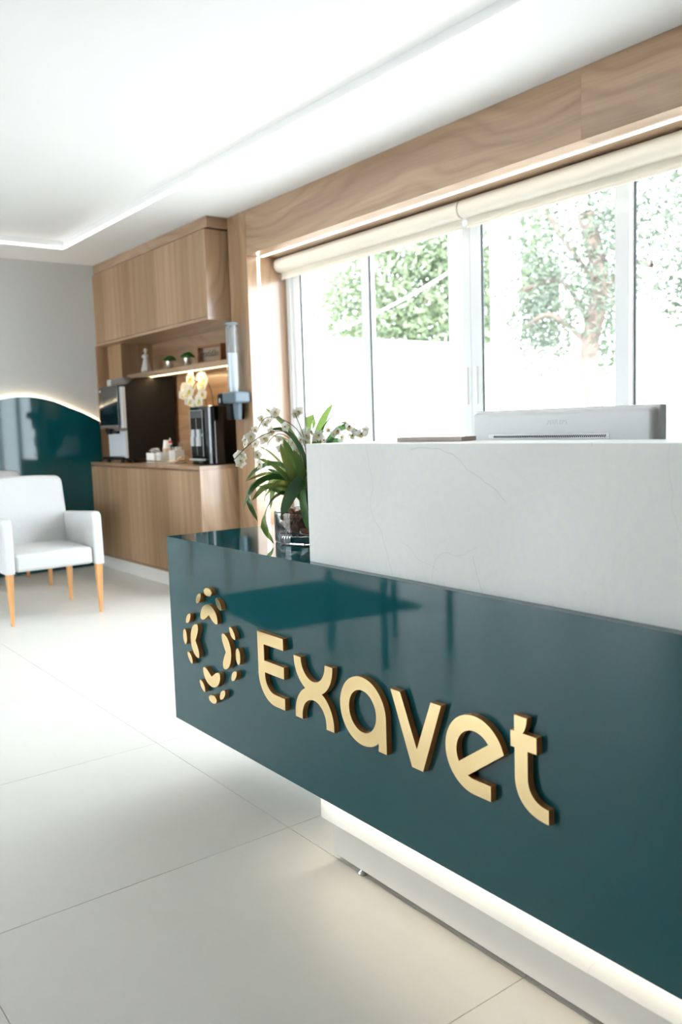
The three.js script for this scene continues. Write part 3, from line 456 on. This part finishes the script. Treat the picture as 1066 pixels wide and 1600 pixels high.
{
  const t = thing('cup_dispenser', 'clear tube dispenser of white cups fixed to wood pillar', 'cup dispenser', -5.185, 1.34, ZP);
  part(t, 'tube', lathe([[0.041, 0.09], [0.041, 0.55]], 32), phy({ color: lin(0.82, 0.88, 0.92), transmission: 0.85, thickness: 0, roughness: 0.08, side: THREE.DoubleSide }), 0, 0, 0.075);
  part(t, 'tube_cap', new THREE.CylinderGeometry(0.044, 0.044, 0.012, 32), std({ color: lin(0.20, 0.25, 0.29), roughness: 0.4 }), 0, 0.552, 0.075);
  const grey = std({ color: lin(0.11, 0.15, 0.18), roughness: 0.5 });
  part(t, 'holder', bb(-0.09, 0.10, 0.012, 0.09, 0.0005, 0.135, 0.02, 'y', 4), grey);
  part(t, 'holder_front', bb(-0.115, -0.06, 0.0, 0.085, 0.03, 0.15, 0.016, 'y', 4), M.black);
  part(t, 'lever_tab', bb(-0.08, -0.066, 0.02, 0.05, 0.148, 0.154, 0.002), M.paleGrey);
  part(t, 'outlet_tube', lathe([[0, -0.10], [0.026, -0.10], [0.033, 0.02], [0, 0.02]], 24), grey, 0.03, 0, 0.07);
  part(t, 'lower_box', bb(-0.06, 0.0, -0.10, 0.01, 0.0005, 0.11, 0.008), M.black);
  const cup = lathe([[0, 0], [0.027, 0], [0.034, 0.05], [0.036, 0.052]], 24), c = thing('paper_cup_stack', 'stack of white cups inside the clear dispenser tube', 'cups', -5.185, 1.432, ZP + 0.075);
  for (let k = 0; k < 21; k++) part(c, 'cup', cup, M.paper, 0, k * 0.0105, 0);
}
// orchid behind the dispenser
{
  const t = thing('orchid_plant', 'white moth orchid standing behind the black water dispenser', 'plant', -5.82, CT - 0.0, -3.18);
  part(t, 'pot', lathe([[0, 0], [0.05, 0], [0.062, 0.11], [0.058, 0.11], [0.048, 0.01], [0, 0.01]], 28), M.offWhite);
  for (let k = 0; k < 5; k++) { const a = k * 1.26; part(t, 'leaf', strap([V(0, 0.1, 0), V(Math.cos(a) * 0.05, 0.16, Math.sin(a) * 0.04), V(Math.cos(a) * 0.12, 0.13, Math.sin(a) * 0.08)], 0.022), leafMats[3]); }
  const st = std({ color: lin(0.05, 0.07, 0.03), roughness: 0.6 });
  part(t, 'stem', tube([V(0.02, 0.1, 0), V(0.05, 0.35, 0.01), V(0.04, 0.55, 0.02), V(-0.03, 0.64, 0.04), V(-0.14, 0.6, 0.06), V(-0.2, 0.5, 0.06)], 0.0035, 30, 6), st);
  part(t, 'stem', tube([V(-0.02, 0.1, 0), V(-0.05, 0.4, 0.01), V(-0.06, 0.6, 0.04), V(-0.1, 0.68, 0.06)], 0.003, 30, 6), st);
  const geo = [0, 1].map(() => flowerGeo(0.085, 0.82, [0.62, 0.55, 0.10], [0.42, 0.42, 0.04], [0.86, 0.84, 0.77]));
  const F = [[-0.20, 0.60], [-0.23, 0.53], [-0.12, 0.64], [-0.04, 0.65], [0.04, 0.62], [-0.15, 0.55], [-0.04, 0.52], [-0.19, 0.47], [-0.07, 0.44], [-0.04, 0.59], [-0.27, 0.58], [0.0, 0.47], [-0.24, 0.48], [-0.30, 0.53]];
  F.forEach(([x, y], i) => { const f = part(t, 'flower', geo[i % 2], flowerMat, x, y, 0.05 + (i % 3) * 0.025); f.rotation.set(rr(-0.3, 0.2), rr(0.2, 0.9), rr(-0.4, 0.4)); f.scale.setScalar(rr(0.85, 1.1)); });
  for (const [x, y] of [[-0.24, 0.41], [-0.20, 0.39], [-0.22, 0.425], [-0.19, 0.42]]) part(t, 'bud', new THREE.SphereGeometry(0.013, 10, 8).scale(0.8, 1.2, 0.8), leafMats[2], x, y, 0.06);
}
// serving tray and what stands on it
{
  const t = thing('serving_tray', 'gold rimmed tray between coffee machine and water dispenser', 'tray', -6.23, CT, -2.99);
  part(t, 'tray_plate', bb(-0.235, 0.235, 0, 0.005, -0.10, 0.10, 0.002), std({ color: lin(0.7, 0.68, 0.62), metalness: 0.6, roughness: 0.2 }));
  const pts = []; for (let k = 0; k < 40; k++) { const a = k / 40 * 6.2832, c = Math.cos(a), s = Math.sin(a); pts.push(V(0.238 * Math.sign(c) * Math.pow(Math.abs(c), 0.4), 0.018, 0.104 * Math.sign(s) * Math.pow(Math.abs(s), 0.4))); }
  part(t, 'rim', tube(pts, 0.005, 90, 6, true), M.gold);
  part(t, 'handle', tube([V(-0.238, 0.02, -0.04), V(-0.262, 0.045, -0.025), V(-0.262, 0.045, 0.025), V(-0.238, 0.02, 0.04)], 0.0045, 16, 6), M.gold);
  part(t, 'handle', tube([V(0.238, 0.02, -0.04), V(0.262, 0.045, -0.025), V(0.262, 0.045, 0.025), V(0.238, 0.02, 0.04)], 0.0045, 16, 6), M.gold);
  const y = CT + 0.0055;
  const b = thing('sachet_box', 'white box heaped with grey sugar sachets on the tray', 'box', -6.375, y, -2.955);
  part(b, 'box', merge([bb(-0.07, 0.07, 0, 0.075, -0.045, -0.041, 0.001), bb(-0.07, 0.07, 0, 0.075, 0.041, 0.045, 0.001), bb(-0.07, -0.066, 0, 0.075, -0.041, 0.041, 0.001), bb(0.066, 0.07, 0, 0.075, -0.041, 0.041, 0.001), bb(-0.066, 0.066, 0, 0.003, -0.041, 0.041, 0)]), M.paper);
  for (let k = 0; k < 14; k++) { const o = part(b, 'sachet', bb(-0.02, 0.02, -0.002, 0.002, -0.03, 0.03, 0.001), k % 3 ? M.silver : M.paper, rr(-0.045, 0.045), 0.082 + (k % 4) * 0.007, rr(-0.015, 0.015)); o.rotation.set(rr(-0.4, 0.4), rr(0, 3), rr(-0.5, 0.5)); }
  const cupG = lathe([[0, 0], [0.024, 0], [0.0335, 0.07], [0.035, 0.072], [0.0325, 0.071], [0.0235, 0.003], [0, 0.003]], 28);
  const tan = std({ color: lin(0.72, 0.50, 0.28), roughness: 0.6 });
  const cs = thing('paper_cup_stack', 'upright tan and white paper cups stacked on the tray', 'cups', -6.262, y, -3.005);
  for (let k = 0; k < 4; k++) part(cs, 'cup', cupG, k > 1 ? tan : M.paper, 0, k * 0.012, 0);
  const ic = part(cs, 'cup', cupG.clone().rotateX(Math.PI).translate(0, 0.072, 0), M.paper, 0, 0.1085, 0); ic.scale.setScalar(0.9); 
  const sb = thing('sweetener_bottle', 'small clear bottle with red and white cap on the tray', 'bottle', -6.155, y, -2.985);
  part(sb, 'bottle', lathe([[0, 0], [0.022, 0], [0.023, 0.004], [0.023, 0.10], [0.012, 0.125], [0.012, 0.14], [0.010, 0.14], [0.010, 0.126], [0.021, 0.10], [0.021, 0.005], [0, 0.005]], 28), M.glass);
  part(sb, 'cap', lathe([[0, 0.138], [0.014, 0.138], [0.014, 0.16], [0.006, 0.168], [0.005, 0.19], [0, 0.19]], 20), M.paper);
  part(sb, 'cap_band', lathe([[0.0145, 0.150], [0.0152, 0.151], [0.0152, 0.166], [0.0145, 0.168]], 20), M.red);
  const nb = thing('stirrer_box', 'frosted box of white stirrers at the right tray end', 'box', -6.065, y, -2.995);
  part(nb, 'box', merge([bb(-0.045, 0.045, 0, 0.095, -0.04, -0.037, 0.001), bb(-0.045, 0.045, 0, 0.095, 0.037, 0.04, 0.001), bb(-0.045, -0.042, 0, 0.095, -0.037, 0.037, 0.001), bb(0.042, 0.045, 0, 0.095, -0.037, 0.037, 0.001), bb(-0.042, 0.042, 0, 0.003, -0.037, 0.037, 0)]), phy({ color: lin(0.85, 0.85, 0.84), transmission: 0.4, thickness: 0, roughness: 0.4 }));
  for (let k = 0; k < 16; k++) { const o = part(nb, 'stirrer', bb(-0.0025, 0.0025, 0, 0.115, -0.001, 0.001, 0.0005), M.paper, -0.034 + (k % 8) * 0.0097, 0.006, k < 8 ? -0.014 : 0.016); o.rotation.set(rr(-0.1, 0.1), 0, rr(-0.06, 0.06)); }
  const ns = thing('glass_sachet_holder', 'clear glass holder with white sachets beside tan cups', 'holder', -6.225, y, -2.925);
  part(ns, 'holder', merge([bb(-0.04, 0.04, 0, 0.06, -0.022, -0.020, 0.0005), bb(-0.04, 0.04, 0, 0.06, 0.020, 0.022, 0.0005), bb(-0.04, 0.04, 0, 0.002, -0.020, 0.020, 0)]), M.glass);
  for (let k = 0; k < 5; k++) { const o = part(ns, 'sachet', bb(-0.032, 0.032, 0, 0.075, -0.0015, 0.0015, 0.001), M.paper, 0, 0.004, -0.012 + k * 0.006); o.rotation.z = rr(-0.12, 0.12); }
  const cd = single('menu_card', 'small brown card standing behind the sweetener bottle', 'card', bb(-0.035, 0.035, 0, 0.15, -0.001, 0.001, 0), std({ color: lin(0.26, 0.17, 0.12), roughness: 0.7 }), -6.13, y, -3.06);
}
// shelf ornaments
const ST = 1.6685;
{
  const t = thing('figurine', 'small white robed figurine on the lit shelf', 'figurine', -6.90, ST, -3.16);
  const clay = std({ color: lin(0.72, 0.69, 0.65), roughness: 0.7 });
  part(t, 'base', bb(-0.035, 0.035, 0, 0.02, -0.03, 0.03, 0.002), std({ color: lin(0.62, 0.42, 0.28), roughness: 0.6 }));
  const sk = lathe([[0, 0.02], [0.042, 0.02], [0.038, 0.045], [0.028, 0.09], [0.019, 0.125], [0.022, 0.145], [0.024, 0.158], [0.012, 0.168], [0.007, 0.173], [0.007, 0.178], [0.013, 0.185], [0.0155, 0.197], [0.013, 0.209], [0.006, 0.216], [0, 0.217]], 28), p = sk.attributes.position;
  for (let i = 0; i < p.count; i++) { const y = p.getY(i); if (y < 0.12) { const a = Math.atan2(p.getZ(i), p.getX(i)), k = 1 + 0.09 * Math.sin(a * 7) * (0.12 - y) / 0.1; p.setX(i, p.getX(i) * k); p.setZ(i, p.getZ(i) * k); } } sk.computeVertexNormals();
  part(t, 'body', merge([sk, tube([V(-0.022, 0.157, 0), V(-0.036, 0.140, 0.006), V(-0.024, 0.146, 0.022), V(-0.006, 0.152, 0.026)], 0.0058, 14, 7), tube([V(0.022, 0.157, 0), V(0.036, 0.140, 0.006), V(0.024, 0.146, 0.022), V(0.006, 0.152, 0.026)], 0.0058, 14, 7), new THREE.SphereGeometry(0.003, 6, 5).translate(0, 0.195, 0.0155), new THREE.SphereGeometry(0.008, 10, 8).translate(0, 0.205, -0.012)]), clay);
}
function mossPot(x, label) {
  const t = thing('moss_pot', label, 'plant pot', x, ST, -3.16, 'moss pots on the lit shelf');
  part(t, 'pot', lathe([[0, 0], [0.026, 0], [0.036, 0.07], [0.034, 0.07], [0.025, 0.004], [0, 0.004]], 14), std({ color: lin(0.85, 0.80, 0.70), metalness: 0.9, roughness: 0.25 }));
  const ls = []; for (let k = 0; k < 420; k++) { const a = rr(0, 6.283), r = Math.sqrt(rnd()), h = 0.044 * Math.sqrt(1 - r * r * 0.9); const g = new THREE.TetrahedronGeometry(0.0055); g.rotateX(rr(0, 6)); g.rotateY(rr(0, 6)); ls.push(g.translate(Math.cos(a) * r * 0.052, 0.072 + h * rr(0.3, 1), Math.sin(a) * r * 0.052)); }
  part(t, 'moss', merge(ls), std({ color: lin(0.05, 0.17, 0.03), roughness: 0.9 })).userData.kind = 'stuff';
}
mossPot(-6.45, 'metallic pot of green moss nearer the white figurine');
mossPot(-6.13, 'metallic pot of green moss nearer the brown word frame');
{
  const t = thing('word_frame', 'brown box frame with gratidão written on glass', 'frame', -5.71, ST, -3.14); t.rotation.y = 0.12;
  part(t, 'frame', merge([bb(-0.15, 0.15, 0, 0.014, -0.025, 0.025, 0.001), bb(-0.15, 0.15, 0.121, 0.135, -0.025, 0.025, 0.001), bb(-0.15, -0.136, 0.014, 0.121, -0.025, 0.025, 0.001), bb(0.136, 0.15, 0.014, 0.121, -0.025, 0.025, 0.001)]), M.brownFrame);
  part(t, 'glass', new THREE.PlaneGeometry(0.272, 0.107), M.glass, 0, 0.0675, 0.012);
  const g = new TextGeometry('gratidão', { font: SERIF, size: 0.042, depth: 0.0015, curveSegments: 4 }); g.computeBoundingBox(); const w = g.boundingBox.max.x; g.translate(-w / 2, 0, 0).scale(Math.min(1, 0.235 / w), 1, 1); g.applyMatrix4(new THREE.Matrix4().makeShear(0, 0, 0.25, 0, 0, 0));
  part(t, 'lettering', g, M.ink, -0.01, 0.05, 0.0125);
}

// ---------------------------------------------------------------- outside the window
const OUT = { wall: std({ color: lin(0.82, 0.80, 0.77), roughness: 0.9 }), ground: std({ color: lin(0.55, 0.53, 0.5), roughness: 0.95 }), bark: std({ color: lin(0.12, 0.095, 0.08), roughness: 0.95 }), roof: std({ color: lin(0.35, 0.36, 0.38), roughness: 0.8 }), peach: std({ color: lin(0.75, 0.55, 0.42), roughness: 0.9 }) };
const yard = struct('ground', 'pale paved yard outside the window', 'ground'); part(yard, 'paving', bb(-30, 12, -0.4, -0.2, -40, ZG - 0.16, 0), OUT.ground);
const porch = struct('porch', 'paved porch outside the entrance doors', 'porch'); part(porch, 'paving', bb(-30, 12, -0.4, -0.2, ZF + 0.21, 40, 0), OUT.ground); part(porch, 'porch_roof', bb(-9, 0, 2.75, 2.95, ZF + 0.21, 6.2, 0), OUT.wall);
single('garden_wall', 'tall white garden wall running away on the left', 'wall', bb(-8.7, -8.5, -0.2, 2.25, -11.2, ZG - 0.16, 0.004), OUT.wall);
single('street_wall', 'white street wall at the far end of the yard', 'wall', bb(-8.5, 3, -0.2, 2.05, -12.7, -12.5, 0.004), OUT.wall);
for (const [x, z, w, l] of [[-8.42, -8.45, 0.17, 'slim white post rising above the garden wall'], [-8.38, -9.35, 0.30, 'wide white post nearest the window centre mullion'], [-8.3, -10.75, 0.28, 'white post at the far end of garden wall']]) single('garden_post', l, 'post', bb(-w / 2, w / 2, -0.2, 5.2, -w / 2, w / 2, 0.004), OUT.wall, x, 0, z, 'white posts outside the window');
{
  const c = thing('carport', 'white roofed carport beyond the street wall', 'carport', -8.2, -0.2, -17);
  part(c, 'roof', bb(-2.6, 3.4, 3.1, 3.5, -1.2, 1.6, 0.02), OUT.wall); for (const x of [-2.3, 0.6, 3.2]) part(c, 'post', bb(x - 0.08, x + 0.08, 0, 3.1, 1.2, 1.36, 0.004), OUT.wall);
  part(c, 'rear_wall', bb(-2.6, 3.4, 0, 2.9, -1.2, -1.1, 0.004), OUT.roof);
}
const leafGreens = [[0.15, 0.20, 0.105], [0.08, 0.108, 0.07], [0.09, 0.13, 0.082]].map((c) => phy({ color: lin(...c), roughness: 0.6, transmission: 0.45, thickness: 0, side: THREE.DoubleSide }));
function tree(label, x, z, trunkPts, branches, blobs, n, leaf, tone) {
  const t = thing('garden_tree', label, 'tree', x, -0.2, z, 'trees outside the window');
  const parts = [tube(trunkPts.map((p) => V(...p)), 0.11, 20, 8), ...branches.map((b) => tube(b.map((p) => V(...p)), 0.035, 14, 6))];
  part(t, 'trunk', merge(parts), OUT.bark);
  const pos = [], nor = []; const total = blobs.reduce((s, b) => s + b[3] ** 2, 0);
  for (const [bx, by, bz, r] of blobs) for (let k = 0; k < n * r * r / total; k++) {
    const d = V(rr(-1, 1), rr(-1, 1), rr(-1, 1)); if (d.lengthSq() > 1 || d.lengthSq() < 0.12) { continue; }
    const c = V(bx, by, bz).addScaledVector(d, r), a = V(rr(-1, 1), rr(-1, 0.4), rr(-1, 1)).normalize().multiplyScalar(leaf * rr(0.7, 1.3)), b = V(rr(-1, 1), rr(-1, 1), rr(-1, 1)).cross(a).normalize().multiplyScalar(leaf * 0.42), m = V(0, 0, 0).crossVectors(b, a).normalize();
    const q = [c.clone().sub(a), c.clone().add(b).addScaledVector(m, leaf * 0.15), c.clone().add(a), c.clone().sub(b).addScaledVector(m, leaf * 0.15)];
    for (const i of [0, 1, 2, 0, 2, 3]) { pos.push(q[i].x, q[i].y, q[i].z); nor.push(m.x, m.y, m.z); }
  }
  const g = new THREE.BufferGeometry(); g.setAttribute('position', new THREE.Float32BufferAttribute(pos, 3)); g.setAttribute('normal', new THREE.Float32BufferAttribute(nor, 3));
  part(t, 'foliage', g, leafGreens[tone]).userData.kind = 'stuff';
}
tree('dense green tree behind the left window panes', -15.2, -13.2, [[0, 0, 0], [0.1, 1.5, 0], [0, 3, 0.2]], [[[0, 2.6, 0], [-1, 3.6, 0.4], [-1.6, 4.6, 0]], [[0, 2.6, 0], [1.1, 3.8, 0.2], [1.6, 4.8, 0]]], [[-0.3, 4.6, 0, 1.7], [1.4, 4.2, 0.2, 1.5], [-1.6, 4.2, 0, 1.0], [0.9, 5.8, 0, 1.5], [1.8, 2.9, 0, 1.1], [0.2, 3.1, 0.3, 1.2], [2.6, 4.9, -0.4, 1.3]], 26000, 0.10, 0);
tree('gnarled garden tree with a bare trunk behind the middle panes', -6.75, -9.12, [[0, 0, 0], [0.1, 1.2, 0.05], [-0.05, 2.2, 0], [0.12, 3.0, 0], [-0.1, 3.9, 0]], [[[0.05, 2.2, 0], [-0.5, 2.7, 0.2], [-0.9, 2.6, 0.2]], [[0.1, 2.8, 0], [0.5, 3.2, 0], [0.9, 3.1, 0.1]], [[0, 3.1, 0], [-0.4, 3.6, 0], [-0.8, 4.2, 0]], [[0, 2.5, 0], [-0.7, 3.2, -0.2], [-1.2, 3.1, 0]]], [[-0.8, 2.9, 0, 0.7], [0.5, 3.3, 0.2, 0.7], [-0.3, 3.9, 0, 0.9], [0.2, 2.7, 0.2, 0.45], [-0.7, 2.3, 0, 0.4], [0.9, 4.1, 0, 0.8]], 9000, 0.05, 1);
tree('pale green tree seen through the rightmost window pane', -5.95, -11.0, [[0, 0, 0], [-0.1, 1.4, 0], [0.1, 2.2, 0.1], [-0.1, 3.0, 0]], [[[0, 2.2, 0], [0.5, 2.9, 0], [0.9, 3.4, 0]], [[0, 2.4, 0], [-0.5, 3.1, 0.1], [-0.6, 3.8, 0]]], [[0.2, 3.5, 0, 0.9], [-0.5, 3.1, 0, 0.6], [0.9, 3.2, 0, 0.7], [0, 4.4, 0, 1.0], [0.6, 2.6, 0.2, 0.45]], 9000, 0.065, 1);
tree('dark green tree filling the gap behind the white posts', -14.4, -17.2, [[0, 0, 0], [0, 1.5, 0], [0.1, 3, 0]], [[[0, 2.5, 0], [0.8, 3.5, 0], [1.2, 4.4, 0]]], [[0, 3.8, 0, 1.6], [1.7, 3.6, 0.2, 1.4], [-1.4, 4.7, 0, 1.5], [0.9, 5.4, 0, 1.6]], 16000, 0.10, 2);
{
  const t = thing('overhead_cable', 'pale cable strung across the left window view', 'cable', 0, 0, 0);
  part(t, 'cable', tube([V(-13.2, 2.7, -9.2), V(-10.6, 3.0, -9.0), V(-8.5, 3.45, -8.8), V(-6.8, 4.2, -8.6)], 0.018, 40, 6), OUT.wall);
}
shadows(scene);
renderer.render(scene, camera);
